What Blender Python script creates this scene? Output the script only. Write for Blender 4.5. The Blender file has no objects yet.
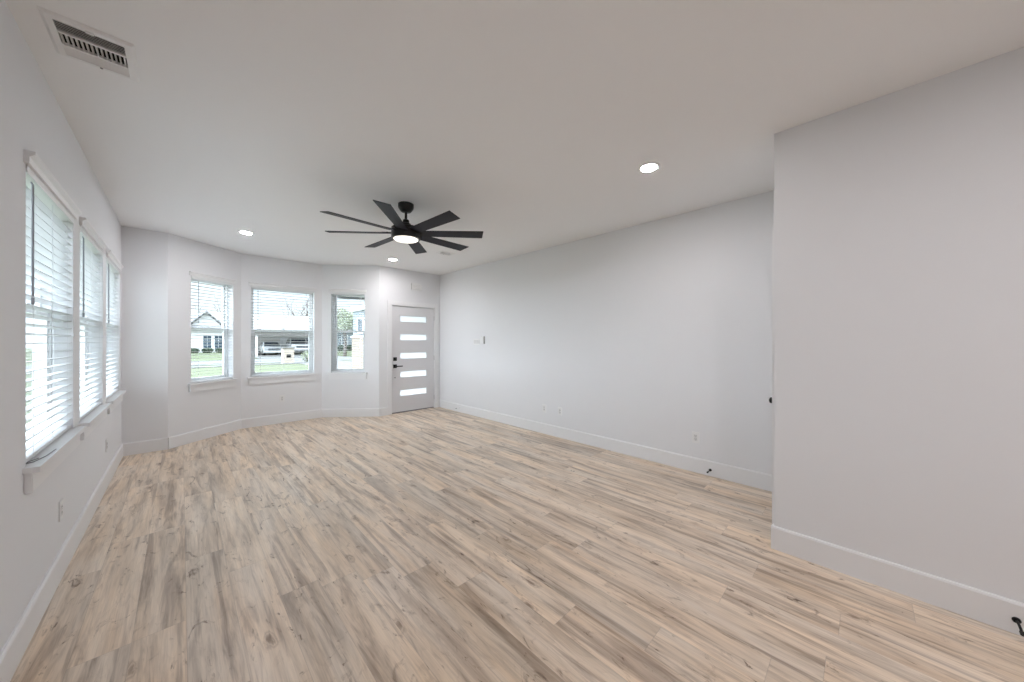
import bpy, bmesh, math, random
from mathutils import Vector, Matrix
S = bpy.context.scene
C = S.collection
PI = math.pi
rad = math.radians

# ---------------------------------------------------------------- camera, sky, exposure
cam_d = bpy.data.cameras.new('camera')
cam_d.sensor_width = 36.0
cam_d.lens = 341.0 / 1024.0 * 36.0
cam_d.clip_start = 0.02
cam_d.clip_end = 500
cam = bpy.data.objects.new('camera', cam_d)
C.objects.link(cam)
cam.location = (0, 0, 1.375)
cam.rotation_euler = (rad(90), 0, rad(-44.147))
S.camera = cam

SKY = 1.0
W = bpy.data.worlds.new('overcast_sky')
S.world = W
W.use_nodes = True
bg = W.node_tree.nodes['Background']
bg.inputs[0].default_value = (0.82, 0.91, 1.0, 1)
# overcast: bright cloud veil toward the hidden sun on the left (-x) and overhead, plain pale horizon elsewhere
_n, _l = W.node_tree.nodes, W.node_tree.links
def _m(op, a, b):
    k = _n.new('ShaderNodeMath'); k.operation = op
    for q, v in enumerate((a, b)):
        if isinstance(v, (int, float)): k.inputs[q].default_value = v
        else: _l.new(v, k.inputs[q])
    return k.outputs[0]
_tc = _n.new('ShaderNodeTexCoord')
_sx = _n.new('ShaderNodeSeparateXYZ'); _l.new(_tc.outputs['Generated'], _sx.inputs[0])
_west = _m('POWER', _m('MAXIMUM', _m('MULTIPLY', _sx.outputs[0], -1.0), 0.0), 1.5)
_up = _m('POWER', _m('MAXIMUM', _sx.outputs[2], 0.0), 2.0)
_s = _m('ADD', _m('ADD', _m('MULTIPLY', _west, 8.5), _m('MULTIPLY', _up, 9.0)), 1.35)
_l.new(_m('MULTIPLY', _s, SKY), bg.inputs[1])

S.view_settings.view_transform = 'Standard'
S.view_settings.look = 'None'
S.view_settings.gamma = 1.0
S.view_settings.use_curve_mapping = False
S.view_settings.exposure = 0.26
LAMP = 285.0            # radiance of the recessed lights
FANLAMP = 1.25

# ---------------------------------------------------------------- materials
def nm(name):
    m = bpy.data.materials.new(name)
    m.use_nodes = True
    return m, m.node_tree.nodes, m.node_tree.links, m.node_tree.nodes['Principled BSDF']

def mat(name, col, rough=0.5, metal=0.0, spec=0.5, bump=0.0, bscale=200.0, vary=0.0, vscale=8.0):
    m, n, l, b = nm(name)
    b.inputs['Base Color'].default_value = (*col, 1)
    b.inputs['Roughness'].default_value = rough
    b.inputs['Metallic'].default_value = metal
    b.inputs['Specular IOR Level'].default_value = spec
    if vary or bump:
        g = n.new('ShaderNodeNewGeometry')
    if vary:
        t = n.new('ShaderNodeTexNoise')
        t.inputs['Scale'].default_value = vscale
        t.inputs['Detail'].default_value = 4
        l.new(g.outputs['Position'], t.inputs['Vector'])
        mx = n.new('ShaderNodeMix'); mx.data_type = 'RGBA'
        mx.inputs[6].default_value = (*[c * (1 - vary) for c in col], 1)
        mx.inputs[7].default_value = (*[min(1, c * (1 + vary)) for c in col], 1)
        l.new(t.outputs['Fac'], mx.inputs[0])
        l.new(mx.outputs[2], b.inputs['Base Color'])
    if bump:
        t2 = n.new('ShaderNodeTexNoise')
        t2.inputs['Scale'].default_value = bscale
        t2.inputs['Detail'].default_value = 3
        l.new(g.outputs['Position'], t2.inputs['Vector'])
        bp = n.new('ShaderNodeBump')
        bp.inputs['Strength'].default_value = bump
        bp.inputs['Distance'].default_value = 0.002
        l.new(t2.outputs['Fac'], bp.inputs['Height'])
        l.new(bp.outputs['Normal'], b.inputs['Normal'])
    return m

def emit(name, col, strength):
    m, n, l, b = nm(name)
    b.inputs['Base Color'].default_value = (0.8, 0.8, 0.8, 1)
    b.inputs['Emission Color'].default_value = (*col, 1)
    b.inputs['Emission Strength'].default_value = strength
    return m

def thin_glass(name, tint=(0.96, 0.98, 0.98)):
    m, n, l, b = nm(name)
    n.remove(b)
    out = n['Material Output']
    tr = n.new('ShaderNodeBsdfTransparent'); tr.inputs[0].default_value = (*tint, 1)
    gl = n.new('ShaderNodeBsdfGlossy'); gl.inputs['Roughness'].default_value = 0.02
    fr = n.new('ShaderNodeFresnel')
    gm = n.new('ShaderNodeNewGeometry')          # same index on both faces of the thin pane
    io = n.new('ShaderNodeMath'); io.operation = 'MULTIPLY_ADD'; io.inputs[1].default_value = -0.45; io.inputs[2].default_value = 1.25
    l.new(gm.outputs['Backfacing'], io.inputs[0]); l.new(io.outputs[0], fr.inputs[0])
    mx = n.new('ShaderNodeMixShader')
    l.new(fr.outputs[0], mx.inputs[0]); l.new(tr.outputs[0], mx.inputs[1]); l.new(gl.outputs[0], mx.inputs[2])
    l.new(mx.outputs[0], out.inputs[0])
    return m

def translucent(name, col, tcol, fac):
    m, n, l, b = nm(name)
    b.inputs['Base Color'].default_value = (*col, 1)
    b.inputs['Roughness'].default_value = 0.45
    tr = n.new('ShaderNodeBsdfTranslucent'); tr.inputs[0].default_value = (*tcol, 1)
    mx = n.new('ShaderNodeMixShader'); mx.inputs[0].default_value = fac
    l.new(b.outputs[0], mx.inputs[1]); l.new(tr.outputs[0], mx.inputs[2])
    l.new(mx.outputs[0], n['Material Output'].inputs[0])
    return m

def brick(name, c1, c2, mortar, scale=1.0):
    m, n, l, b = nm(name)
    g = n.new('ShaderNodeNewGeometry')
    sx = n.new('ShaderNodeSeparateXYZ'); l.new(g.outputs['Position'], sx.inputs[0])
    ad = n.new('ShaderNodeMath'); ad.operation = 'ADD'
    l.new(sx.outputs[0], ad.inputs[0]); l.new(sx.outputs[1], ad.inputs[1])
    cb = n.new('ShaderNodeCombineXYZ'); l.new(ad.outputs[0], cb.inputs[0]); l.new(sx.outputs[2], cb.inputs[1])
    t = n.new('ShaderNodeTexBrick')
    t.inputs['Color1'].default_value = (*c1, 1); t.inputs['Color2'].default_value = (*c2, 1)
    t.inputs['Mortar'].default_value = (*mortar, 1)
    t.inputs['Scale'].default_value = scale
    t.inputs['Brick Width'].default_value = 0.22; t.inputs['Row Height'].default_value = 0.075
    t.inputs['Mortar Size'].default_value = 0.01
    l.new(cb.outputs[0], t.inputs['Vector']); l.new(t.outputs['Color'], b.inputs['Base Color'])
    b.inputs['Roughness'].default_value = 0.85
    return m

def siding(name, col, pitch=0.15):
    m, n, l, b = nm(name)
    b.inputs['Base Color'].default_value = (*col, 1); b.inputs['Roughness'].default_value = 0.7
    g = n.new('ShaderNodeNewGeometry')
    sx = n.new('ShaderNodeSeparateXYZ'); l.new(g.outputs['Position'], sx.inputs[0])
    dv = n.new('ShaderNodeMath'); dv.operation = 'DIVIDE'; dv.inputs[1].default_value = pitch
    l.new(sx.outputs[2], dv.inputs[0])
    fr = n.new('ShaderNodeMath'); fr.operation = 'FRACT'; l.new(dv.outputs[0], fr.inputs[0])
    bp = n.new('ShaderNodeBump'); bp.inputs['Strength'].default_value = 0.6; bp.inputs['Distance'].default_value = 0.02
    bp.invert = True
    l.new(fr.outputs[0], bp.inputs['Height']); l.new(bp.outputs['Normal'], b.inputs['Normal'])
    return m

def floor_material():
    m, n, l, b = nm('oak_plank_floor')
    def math_(op, a, bb=None, c=None):
        k = n.new('ShaderNodeMath'); k.operation = op
        for i, v in enumerate((a, bb, c)):
            if v is None: continue
            if isinstance(v, (int, float)): k.inputs[i].default_value = v
            else: l.new(v, k.inputs[i])
        return k.outputs[0]
    def comb(x, y, z=0.0):
        k = n.new('ShaderNodeCombineXYZ')
        for i, v in enumerate((x, y, z)):
            if isinstance(v, (int, float)): k.inputs[i].default_value = v
            else: l.new(v, k.inputs[i])
        return k.outputs[0]
    def noise(v, scale, detail=4.0, rough=0.55, dist=0.0):
        k = n.new('ShaderNodeTexNoise')
        k.inputs['Scale'].default_value = scale; k.inputs['Detail'].default_value = detail
        k.inputs['Roughness'].default_value = rough; k.inputs['Distortion'].default_value = dist
        l.new(v, k.inputs['Vector']); return k.outputs['Fac']
    def ramp(f, stops):
        k = n.new('ShaderNodeValToRGB'); e = k.color_ramp.elements
        while len(e) < len(stops): e.new(0.5)
        for q, (p, c) in zip(e, stops):
            q.position = p; q.color = (*c, 1) if len(c) == 3 else c
        l.new(f, k.inputs[0]); return k.outputs[0]
    def mixc(f, a, bb, mode='MIX'):
        k = n.new('ShaderNodeMix'); k.data_type = 'RGBA'; k.blend_type = mode
        for i, v in ((0, f), (6, a), (7, bb)):
            if isinstance(v, (int, float)): k.inputs[i].default_value = v
            elif isinstance(v, tuple): k.inputs[i].default_value = (*v, 1)
            else: l.new(v, k.inputs[i])
        return k.outputs[2]
    g = n.new('ShaderNodeNewGeometry')
    s = n.new('ShaderNodeSeparateXYZ'); l.new(g.outputs['Position'], s.inputs[0])
    x, y = s.outputs[0], s.outputs[1]
    PW, PL = 0.182, 1.22
    xr = math_('DIVIDE', math_('ADD', x, 20.0), PW)
    row = math_('FLOOR', xr)
    wn = n.new('ShaderNodeTexWhiteNoise'); wn.noise_dimensions = '1D'; l.new(row, wn.inputs['W'])
    yr = math_('ADD', math_('DIVIDE', math_('ADD', y, 20.0), PL), math_('MULTIPLY', wn.outputs['Value'], 7.0))
    col = math_('FLOOR', yr)
    w2 = n.new('ShaderNodeTexWhiteNoise'); w2.noise_dimensions = '2D'; l.new(comb(row, col), w2.inputs['Vector'])
    sc = n.new('ShaderNodeSeparateXYZ'); l.new(w2.outputs['Color'], sc.inputs[0])
    r1, r2, r3 = sc.outputs
    ox = math_('MULTIPLY', r1, 40.0); oy = math_('MULTIPLY', r2, 40.0)
    xx = math_('ADD', x, ox); yy = math_('ADD', y, oy)
    # broad grey-brown streaks, grain, knots and ring figure
    broad = noise(comb(math_('MULTIPLY', xx, 9.0), math_('MULTIPLY', yy, 1.1)), 1.0, 3.0, 0.55, 0.5)
    mid = noise(comb(math_('MULTIPLY', xx, 24.0), math_('MULTIPLY', yy, 2.2)), 1.0, 5.0, 0.6, 0.8)
    fine = noise(comb(math_('MULTIPLY', xx, 170.0), math_('MULTIPLY', yy, 5.0)), 1.0, 3.0, 0.6)
    flame = noise(comb(math_('MULTIPLY', xx, 13.0), math_('MULTIPLY', yy, 5.0)), 1.0, 5.0, 0.65, 1.6)
    rings = math_('FRACT', math_('MULTIPLY', noise(comb(math_('MULTIPLY', xx, 7.0), math_('MULTIPLY', yy, 1.0)), 1.0, 2.0, 0.5, 0.4), 9.0))
    base = ramp(broad, [(0.30, (0.59, 0.475, 0.370)), (0.42, (0.76, 0.640, 0.512)), (0.55, (0.86, 0.738, 0.606)), (0.72, (0.92, 0.800, 0.668))])
    tone = ramp(r3, [(0.0, (0.88, 0.875, 0.87)), (0.5, (1.0, 0.99, 0.985)), (1.0, (1.06, 1.06, 1.06))])
    c = mixc(1.0, base, tone, 'MULTIPLY')
    c = mixc(1.0, c, ramp(mid, [(0.30, (0.72, 0.69, 0.67)), (0.48, (0.98, 0.98, 0.98)), (0.75, (1.06, 1.06, 1.06))]), 'MULTIPLY')
    c = mixc(0.55, c, ramp(fine, [(0.25, (0.72, 0.70, 0.68)), (0.6, (1.03, 1.03, 1.03))]), 'MULTIPLY')
    c = mixc(0.30, c, ramp(rings, [(0.0, (0.78, 0.75, 0.72)), (0.25, (1, 1, 1)), (1.0, (1.02, 1.02, 1.02))]), 'MULTIPLY')
    c = mixc(1.0, c, ramp(flame, [(0.27, (0.42, 0.37, 0.34)), (0.36, (0.86, 0.84, 0.82)), (0.43, (1, 1, 1))]), 'MULTIPLY')
    streak = noise(comb(math_('ADD', math_('MULTIPLY', xx, 12.0), 7.3), math_('MULTIPLY', yy, 0.85)), 1.0, 4.0, 0.62, 0.7)
    c = mixc(1.0, c, ramp(streak, [(0.30, (0.56, 0.515, 0.49)), (0.40, (0.72, 0.685, 0.66)), (0.46, (0.96, 0.955, 0.95)), (0.52, (1, 1, 1))]), 'MULTIPLY')
    hue = noise(comb(math_('MULTIPLY', xx, 6.0), math_('MULTIPLY', yy, 0.9)), 1.0, 3.0, 0.5, 0.6)
    c = mixc(1.0, c, ramp(hue, [(0.34, (0.97, 0.98, 0.995)), (0.52, (1.02, 0.995, 0.965)), (0.68, (1.05, 0.985, 0.905))]), 'MULTIPLY')
    crack = noise(comb(math_('MULTIPLY', xx, 42.0), math_('MULTIPLY', yy, 7.5)), 1.0, 4.0, 0.6, 1.2)
    near = math_('LESS_THAN', flame, 0.385)
    c = mixc(math_('MULTIPLY', near, 0.9), c, mixc(1.0, c, ramp(crack, [(0.36, (0.40, 0.34, 0.30)), (0.42, (0.80, 0.77, 0.74)), (0.47, (1, 1, 1))]), 'MULTIPLY'))
    v = n.new('ShaderNodeTexVoronoi'); v.inputs['Scale'].default_value = 1.0
    l.new(comb(math_('ADD', math_('MULTIPLY', xx, 7.0), math_('MULTIPLY', flame, 0.5)), math_('ADD', math_('MULTIPLY', yy, 2.6), math_('MULTIPLY', mid, 0.35))), v.inputs['Vector'])
    vs = n.new('ShaderNodeSeparateXYZ'); l.new(v.outputs['Color'], vs.inputs[0])
    kn = math_('ADD', v.outputs['Distance'], math_('MULTIPLY', math_('GREATER_THAN', vs.outputs[0], 0.48), 1.0))
    c = mixc(1.0, c, ramp(kn, [(0.035, (0.36, 0.30, 0.26)), (0.09, (0.62, 0.57, 0.53)), (0.12, (0.92, 0.90, 0.88)), (0.145, (0.74, 0.70, 0.67)), (0.19, (1, 1, 1))]), 'MULTIPLY')
    # plank seams
    def edge(f, wdt):
        q = math_('FRACT', f)
        d = math_('MINIMUM', q, math_('SUBTRACT', 1.0, q))
        return math_('LESS_THAN', d, wdt)
    seam = math_('MAXIMUM', edge(xr, 0.0085), edge(yr, 0.0013))
    c = mixc(math_('MULTIPLY', seam, 0.2), c, (0.16, 0.115, 0.085))
    l.new(c, b.inputs['Base Color'])
    b.inputs['Roughness'].default_value = 0.36
    b.inputs['Specular IOR Level'].default_value = 0.55
    bp = n.new('ShaderNodeBump'); bp.inputs['Strength'].default_value = 0.25; bp.inputs['Distance'].default_value = 0.001
    l.new(math_('SUBTRACT', fine, math_('MULTIPLY', seam, 1.5)), bp.inputs['Height'])
    l.new(bp.outputs['Normal'], b.inputs['Normal'])
    return m

def grass_mat(name, a, bcol):
    m, n, l, b = nm(name)
    g = n.new('ShaderNodeNewGeometry')
    t = n.new('ShaderNodeTexNoise'); t.inputs['Scale'].default_value = 0.8; t.inputs['Detail'].default_value = 8
    l.new(g.outputs['Position'], t.inputs['Vector'])
    mx = n.new('ShaderNodeMix'); mx.data_type = 'RGBA'
    mx.inputs[6].default_value = (*a, 1); mx.inputs[7].default_value = (*bcol, 1)
    l.new(t.outputs['Fac'], mx.inputs[0]); l.new(mx.outputs[2], b.inputs['Base Color'])
    b.inputs['Roughness'].default_value = 0.95; b.inputs['Specular IOR Level'].default_value = 0.1
    return m

M = {}
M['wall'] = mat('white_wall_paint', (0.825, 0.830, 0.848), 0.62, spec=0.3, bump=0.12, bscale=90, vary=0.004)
M['ceil'] = mat('white_ceiling_paint', (0.935, 0.935, 0.94), 0.85, spec=0.2, bump=0.1, bscale=120, vary=0.004)
M['trim'] = mat('semi_gloss_white_trim', (0.85, 0.852, 0.862), 0.35, vary=0.004)
M['vinyl'] = mat('white_vinyl', (0.82, 0.83, 0.84), 0.4, vary=0.004)
M['slat'] = translucent('white_blind_slat', (0.70, 0.71, 0.72), (0.80, 0.84, 0.86), 0.08)
M['cord'] = mat('white_cord', (0.75, 0.76, 0.78), 0.8, vary=0.05, vscale=200)
M['wand'] = mat('grey_wand_plastic', (0.36, 0.38, 0.42), 0.3, vary=0.02)
M['glass'] = thin_glass('window_glass')
M['frost'] = translucent('frosted_glass', (0.85, 0.87, 0.90), (0.97, 0.98, 1.0), 0.88)
M['door'] = mat('painted_white_door', (0.74, 0.735, 0.75), 0.4, vary=0.006)
M['black'] = mat('matte_black_metal', (0.012, 0.012, 0.014), 0.4, 0.6, vary=0.1, vscale=60)
M['blade'] = mat('charcoal_fan_blade', (0.011, 0.0125, 0.023), 0.5, spec=0.28, vary=0.10, vscale=30)
M['fanblack'] = mat('black_fan_housing', (0.012, 0.011, 0.011), 0.32, 0.3, vary=0.1, vscale=60)
M['plate'] = mat('white_plastic_plate', (0.85, 0.85, 0.85), 0.35, vary=0.004)
M['plate2'] = mat('off_white_plastic', (0.74, 0.735, 0.735), 0.4, vary=0.01)
M['slot'] = mat('dark_slot', (0.02, 0.02, 0.02), 0.7, vary=0.1)
M['grey'] = mat('grey_plastic', (0.20, 0.20, 0.21), 0.4, vary=0.03)
M['vent'] = mat('white_enamel_vent', (0.87, 0.865, 0.86), 0.4, vary=0.01)
M['duct_shade'] = mat('duct_shade_paint', (0.008, 0.008, 0.008), 0.9, vary=0.1)  # near-black colour for the shade inside the vent
M['rubber'] = mat('black_rubber', (0.02, 0.02, 0.02), 0.7, vary=0.1)
M['steel'] = mat('brushed_steel', (0.55, 0.55, 0.56), 0.35, 0.9, vary=0.05)
M['lamp'] = emit('warm_led_lens', (1.0, 0.965, 0.985), LAMP)
M['fanlamp'] = emit('warm_fan_lens', (1.0, 0.92, 0.79), FANLAMP)
M['floor'] = floor_material()
M['grass'] = grass_mat('lawn_grass', (0.092, 0.112, 0.066), (0.128, 0.138, 0.094))
M['asphalt'] = mat('pale_asphalt', (0.115, 0.116, 0.122), 0.9, vary=0.1, vscale=3)
M['concrete'] = mat('pale_concrete', (0.125, 0.124, 0.122), 0.9, vary=0.08, vscale=3)
M['siding'] = siding('white_lap_siding', (0.70, 0.70, 0.70))
M['siding2'] = siding('blue_grey_lap_siding', (0.20, 0.235, 0.26))
M['siding3'] = siding('tan_lap_siding', (0.66, 0.63, 0.60))
M['roof'] = mat('grey_shingle', (0.15, 0.16, 0.175), 0.9, vary=0.2, vscale=10)
M['roof2'] = mat('pale_grey_shingle', (0.25, 0.255, 0.265), 0.9, vary=0.2, vscale=10)
M['brick'] = brick('salmon_brick', (0.24, 0.185, 0.150), (0.26, 0.205, 0.170), (0.27, 0.25, 0.23))
M['beigebrick'] = brick('beige_brick', (0.36, 0.29, 0.23), (0.42, 0.35, 0.28), (0.44, 0.41, 0.37))
M['owindow'] = mat('dark_house_glass', (0.05, 0.075, 0.10), 0.3, spec=0.15, vary=0.1)
M['carwhite'] = mat('white_car_paint', (0.55, 0.56, 0.57), 0.2, vary=0.01)
M['carglass'] = mat('dark_car_glass', (0.03, 0.04, 0.055), 0.1, vary=0.05)
M['tyre'] = mat('tyre_rubber', (0.015, 0.015, 0.016), 0.8, vary=0.1)
M['lens'] = mat('headlight_lens', (0.45, 0.47, 0.5), 0.15, vary=0.02)
M['bark'] = mat('grey_bark', (0.10, 0.085, 0.075), 0.9, vary=0.3, vscale=12)
M['leaf'] = mat('green_leaf', (0.09, 0.13, 0.06), 0.7, vary=0.4, vscale=3)
M['paleleaf'] = mat('pale_green_leaf', (0.26, 0.29, 0.20), 0.7, vary=0.3, vscale=3)
M['hedge'] = mat('dark_hedge_leaf', (0.045, 0.075, 0.045), 0.8, vary=0.4, vscale=4)
M['wood'] = mat('weathered_wood', (0.32, 0.30, 0.29), 0.85, vary=0.2, vscale=10)

# ---------------------------------------------------------------- mesh helpers
class MB:
    def __init__(s): s.bm = bmesh.new()
    def quad(s, vs):
        return s.bm.faces.new([s.bm.verts.new(v) for v in vs])
    def box(s, x0, x1, y0, y1, z0, z1, mx=None):
        vs = [Vector((x, y, z)) for z in (z0, z1) for (x, y) in ((x0, y0), (x1, y0), (x1, y1), (x0, y1))]
        if mx is not None: vs = [mx @ v for v in vs]
        b = [s.bm.verts.new(v) for v in vs]
        for f in ((3, 2, 1, 0), (4, 5, 6, 7), (0, 1, 5, 4), (1, 2, 6, 5), (2, 3, 7, 6), (3, 0, 4, 7)):
            s.bm.faces.new([b[i] for i in f])
        return s
    def prism(s, pts, a, b, axis):
        """polygon in two axes extruded along the third from a to b"""
        def mk(p, t):
            return {'x': (t, p[0], p[1]), 'y': (p[0], t, p[1]), 'z': (p[0], p[1], t)}[axis]
        A = [s.bm.verts.new(mk(p, a)) for p in pts]; B = [s.bm.verts.new(mk(p, b)) for p in pts]
        n = len(pts)
        s.bm.faces.new(A); s.bm.faces.new(B[::-1])
        for i in range(n):
            s.bm.faces.new((A[i], B[i], B[(i + 1) % n], A[(i + 1) % n]))
        return s
    def lathe(s, prof, n=32, mx=None, cap=True):
        """prof: list of (radius, height) revolved about local z"""
        rings = []
        for r, z in prof:
            ring = []
            for i in range(n):
                a = 2 * PI * i / n
                v = Vector((r * math.cos(a), r * math.sin(a), z))
                if mx is not None: v = mx @ v
                ring.append(s.bm.verts.new(v))
            rings.append(ring)
        for a, b in zip(rings, rings[1:]):
            for i in range(n):
                s.bm.faces.new((a[i], a[(i + 1) % n], b[(i + 1) % n], b[i]))
        if cap:
            s.bm.faces.new(rings[0][::-1]); s.bm.faces.new(rings[-1])
        return s
    def tube(s, pts, r, n=10):
        pts = [Vector(p) for p in pts]
        rs = r if isinstance(r, (list, tuple)) else [r] * len(pts)
        rings = []
        up = Vector((0.31, 0.22, 0.93)).normalized()
        for i, p in enumerate(pts):
            d = (pts[min(i + 1, len(pts) - 1)] - pts[max(i - 1, 0)]).normalized()
            a = d.cross(up)
            if a.length < 0.05: a = d.cross(Vector((1, 0, 0)))
            a.normalize(); b = d.cross(a)
            rings.append([s.bm.verts.new(p + (a * math.cos(2 * PI * k / n) + b * math.sin(2 * PI * k / n)) * rs[i]) for k in range(n)])
        for A, B in zip(rings, rings[1:]):
            for k in range(n):
                s.bm.faces.new((A[k], A[(k + 1) % n], B[(k + 1) % n], B[k]))
        s.bm.faces.new(rings[0][::-1]); s.bm.faces.new(rings[-1])
        return s
    def build(s, name, m, parent=None, smooth=False, bevel=0.0, loc=None):
        bmesh.ops.recalc_face_normals(s.bm, faces=s.bm.faces)
        if bevel:
            bmesh.ops.bevel(s.bm, geom=[e for e in s.bm.edges if e.is_manifold and e.calc_face_angle() > 0.6], offset=bevel,
                            segments=2, affect='EDGES', clamp_overlap=True)
        me = bpy.data.meshes.new(name)
        s.bm.to_mesh(me); s.bm.free()
        me.materials.append(m)
        if smooth:
            for p in me.polygons: p.use_smooth = True
            try: me.set_sharp_from_angle(angle=rad(35))
            except Exception: pass
        o = bpy.data.objects.new(name, me)
        C.objects.link(o)
        if parent is not None: o.parent = parent
        if loc: o.location = loc
        return o

def tag(o, label, cat, group=None, kind=None):
    o['label'] = label; o['category'] = cat
    if group: o['group'] = group
    if kind: o['kind'] = kind
    return o

def thing(name, label, cat, loc=(0, 0, 0), rz=0.0, group=None, kind=None):
    o = bpy.data.objects.new(name, None)
    o.empty_display_size = 0.1
    C.objects.link(o)
    o.location = loc; o.rotation_euler = (0, 0, rz)
    return tag(o, label, cat, group, kind)

def copy_tree(o, parent=None):
    c = o.copy(); C.objects.link(c)
    if parent is not None: c.parent = parent
    for ch in list(o.children): copy_tree(ch, c)
    return c

# ---------------------------------------------------------------- room plan
H = 2.75
XL, XR, XN, YB, YN, YR = -0.51, 3.88, 2.825, 6.16, 0.412, -4.2
BAY = [(XL, YB), (-0.12, YB), (0.675, 6.80), (1.825, 6.80), (2.595, YB), (XR, YB)]
T = 0.16

def cells(x0, x1, z0, z1, holes):
    xs = sorted({x0, x1, *[h[0] for h in holes], *[h[1] for h in holes]})
    out = []
    for a, b in zip(xs, xs[1:]):
        mid = (a + b) / 2
        hs = sorted([(h[2], h[3]) for h in holes if h[0] < mid < h[1]])
        z = z0
        for p, q in hs:
            if p > z + 1e-6: out.append((a, b, z, p))
            z = q
        if z < z1 - 1e-6: out.append((a, b, z, z1))
    return out

def wall(name, P, Q, holes=(), label='', t=T, e0=0.0, e1=0.0):
    """wall seen from the room from P (left) to Q (right); local y points out of the room"""
    L = math.dist(P, Q); a = math.atan2(Q[1] - P[1], Q[0] - P[0])
    mb = MB()
    for (x0, x1, z0, z1) in cells(-e0, L + e1, 0, H, holes):
        mb.box(x0, x1, 0, t, z0, z1)
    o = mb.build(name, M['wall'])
    bmesh_merge(o)
    o.location = (P[0], P[1], 0); o.rotation_euler = (0, 0, a)
    tag(o, label, 'wall', kind='structure')
    return o, a, L

def bmesh_merge(o):
    bm = bmesh.new(); bm.from_mesh(o.data)
    bmesh.ops.remove_doubles(bm, verts=bm.verts, dist=1e-5)
    bm.to_mesh(o.data); bm.free()

WZ0, WHL, WHB = 0.80, 1.385, 1.462
LW = [(2.67, 0.96), (3.83, 0.97), (5.01, 0.96)]
BW = [(0.28, 0.61), (0.125, 0.90), (0.155, 0.595)]
yl = YR
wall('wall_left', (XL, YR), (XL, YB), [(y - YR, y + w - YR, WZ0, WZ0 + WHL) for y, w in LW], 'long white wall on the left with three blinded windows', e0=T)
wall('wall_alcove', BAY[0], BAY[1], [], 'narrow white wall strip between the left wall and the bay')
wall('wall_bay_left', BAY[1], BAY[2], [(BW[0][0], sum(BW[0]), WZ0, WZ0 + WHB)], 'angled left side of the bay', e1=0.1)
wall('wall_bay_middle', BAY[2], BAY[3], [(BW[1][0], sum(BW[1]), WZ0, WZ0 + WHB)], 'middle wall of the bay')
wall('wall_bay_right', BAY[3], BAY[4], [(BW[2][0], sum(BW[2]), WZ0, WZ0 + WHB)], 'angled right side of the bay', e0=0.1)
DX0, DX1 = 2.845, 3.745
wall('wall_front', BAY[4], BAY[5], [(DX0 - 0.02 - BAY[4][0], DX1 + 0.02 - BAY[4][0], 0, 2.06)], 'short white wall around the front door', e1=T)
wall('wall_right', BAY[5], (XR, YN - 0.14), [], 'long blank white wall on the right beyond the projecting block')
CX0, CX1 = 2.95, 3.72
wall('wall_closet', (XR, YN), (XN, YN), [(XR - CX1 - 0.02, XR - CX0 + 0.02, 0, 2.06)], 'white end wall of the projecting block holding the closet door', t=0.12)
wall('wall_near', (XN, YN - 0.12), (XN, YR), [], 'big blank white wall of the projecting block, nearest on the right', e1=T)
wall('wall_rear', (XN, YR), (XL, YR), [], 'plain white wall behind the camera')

poly = [(XL - .1, YR - .1), (XN + .1, YR - .1), (XN + .1, YN - .16), (XR + .1, YN - .16), (XR + .1, YB + .1)] + \
       [(2.63, YB + .1), (1.86, 6.90), (0.64, 6.90), (-0.16, YB + .1), (XL - .1, YB + .1)]
mb = MB(); mb.prism(poly, -0.2, 0.0, 'z')
tag(mb.build('floor', M['floor']), 'light oak plank floor with grey-brown streaks', 'floor', kind='structure')
mb = MB(); mb.prism(poly, H, H + 0.2, 'z')
tag(mb.build('ceiling', M['ceil']), 'flat white ceiling over the whole room', 'ceiling', kind='structure')
# baseboards
BBH, BBT = 0.15, 0.015
PROF = [(0, 0), (-BBT, 0), (-BBT, BBH - 0.012), (-BBT + 0.004, BBH - 0.003), (-BBT + 0.008, BBH), (0, BBH)]
def baseboard(name, P, Q, spans, label):
    a = math.atan2(Q[1] - P[1], Q[0] - P[0]); L = math.dist(P, Q)
    mb = MB()
    for (x0, x1) in spans or [(0, L)]:
        mb.prism(PROF, x0, x1, 'x')
    o = mb.build(name, M['trim'])
    o.location = (P[0], P[1], 0); o.rotation_euler = (0, 0, a)
    tag(o, label, 'baseboard', kind='structure')
    return o
baseboard('baseboard_left', (XL, YR), (XL, YB), None, 'white baseboard along the left wall')
baseboard('baseboard_alcove', BAY[0], BAY[1], None, 'white baseboard under the narrow wall strip left of the bay')
baseboard('baseboard_bay_left', BAY[1], BAY[2], None, 'white baseboard under the left bay window')
baseboard('baseboard_bay_middle', BAY[2], BAY[3], None, 'white baseboard under the middle bay window')
baseboard('baseboard_bay_right', BAY[3], BAY[4], None, 'white baseboard under the right bay window')
baseboard('baseboard_front', BAY[4], BAY[5], [(0, DX0 - 0.095 - BAY[4][0]), (DX1 + 0.095 - BAY[4][0], XR - BAY[4][0])], 'short white baseboard pieces beside the front door')
baseboard('baseboard_right', BAY[5], (XR, YN), None, 'long white baseboard along the right wall')
baseboard('baseboard_closet', (XR, YN), (XN, YN), [(0, XR - CX1 - 0.095), (XR - CX0 + 0.095, XR - XN)], 'white baseboard beside the closet door')
baseboard('baseboard_near', (XN, YN + BBT), (XN, YR), None, 'white baseboard along the near right wall')
baseboard('baseboard_rear', (XN, YR), (XL, YR), None, 'white baseboard behind the camera')

# ---------------------------------------------------------------- windows and blinds
def ring(mb, x0, x1, z0, z1, y0, y1, t):
    mb.box(x0, x0 + t, y0, y1, z0, z1); mb.box(x1 - t, x1, y0, y1, z0, z1)
    mb.box(x0 + t, x1 - t, y0, y1, z0, z0 + t); mb.box(x0 + t, x1 - t, y0, y1, z1 - t, z1)
    return mb

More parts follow.
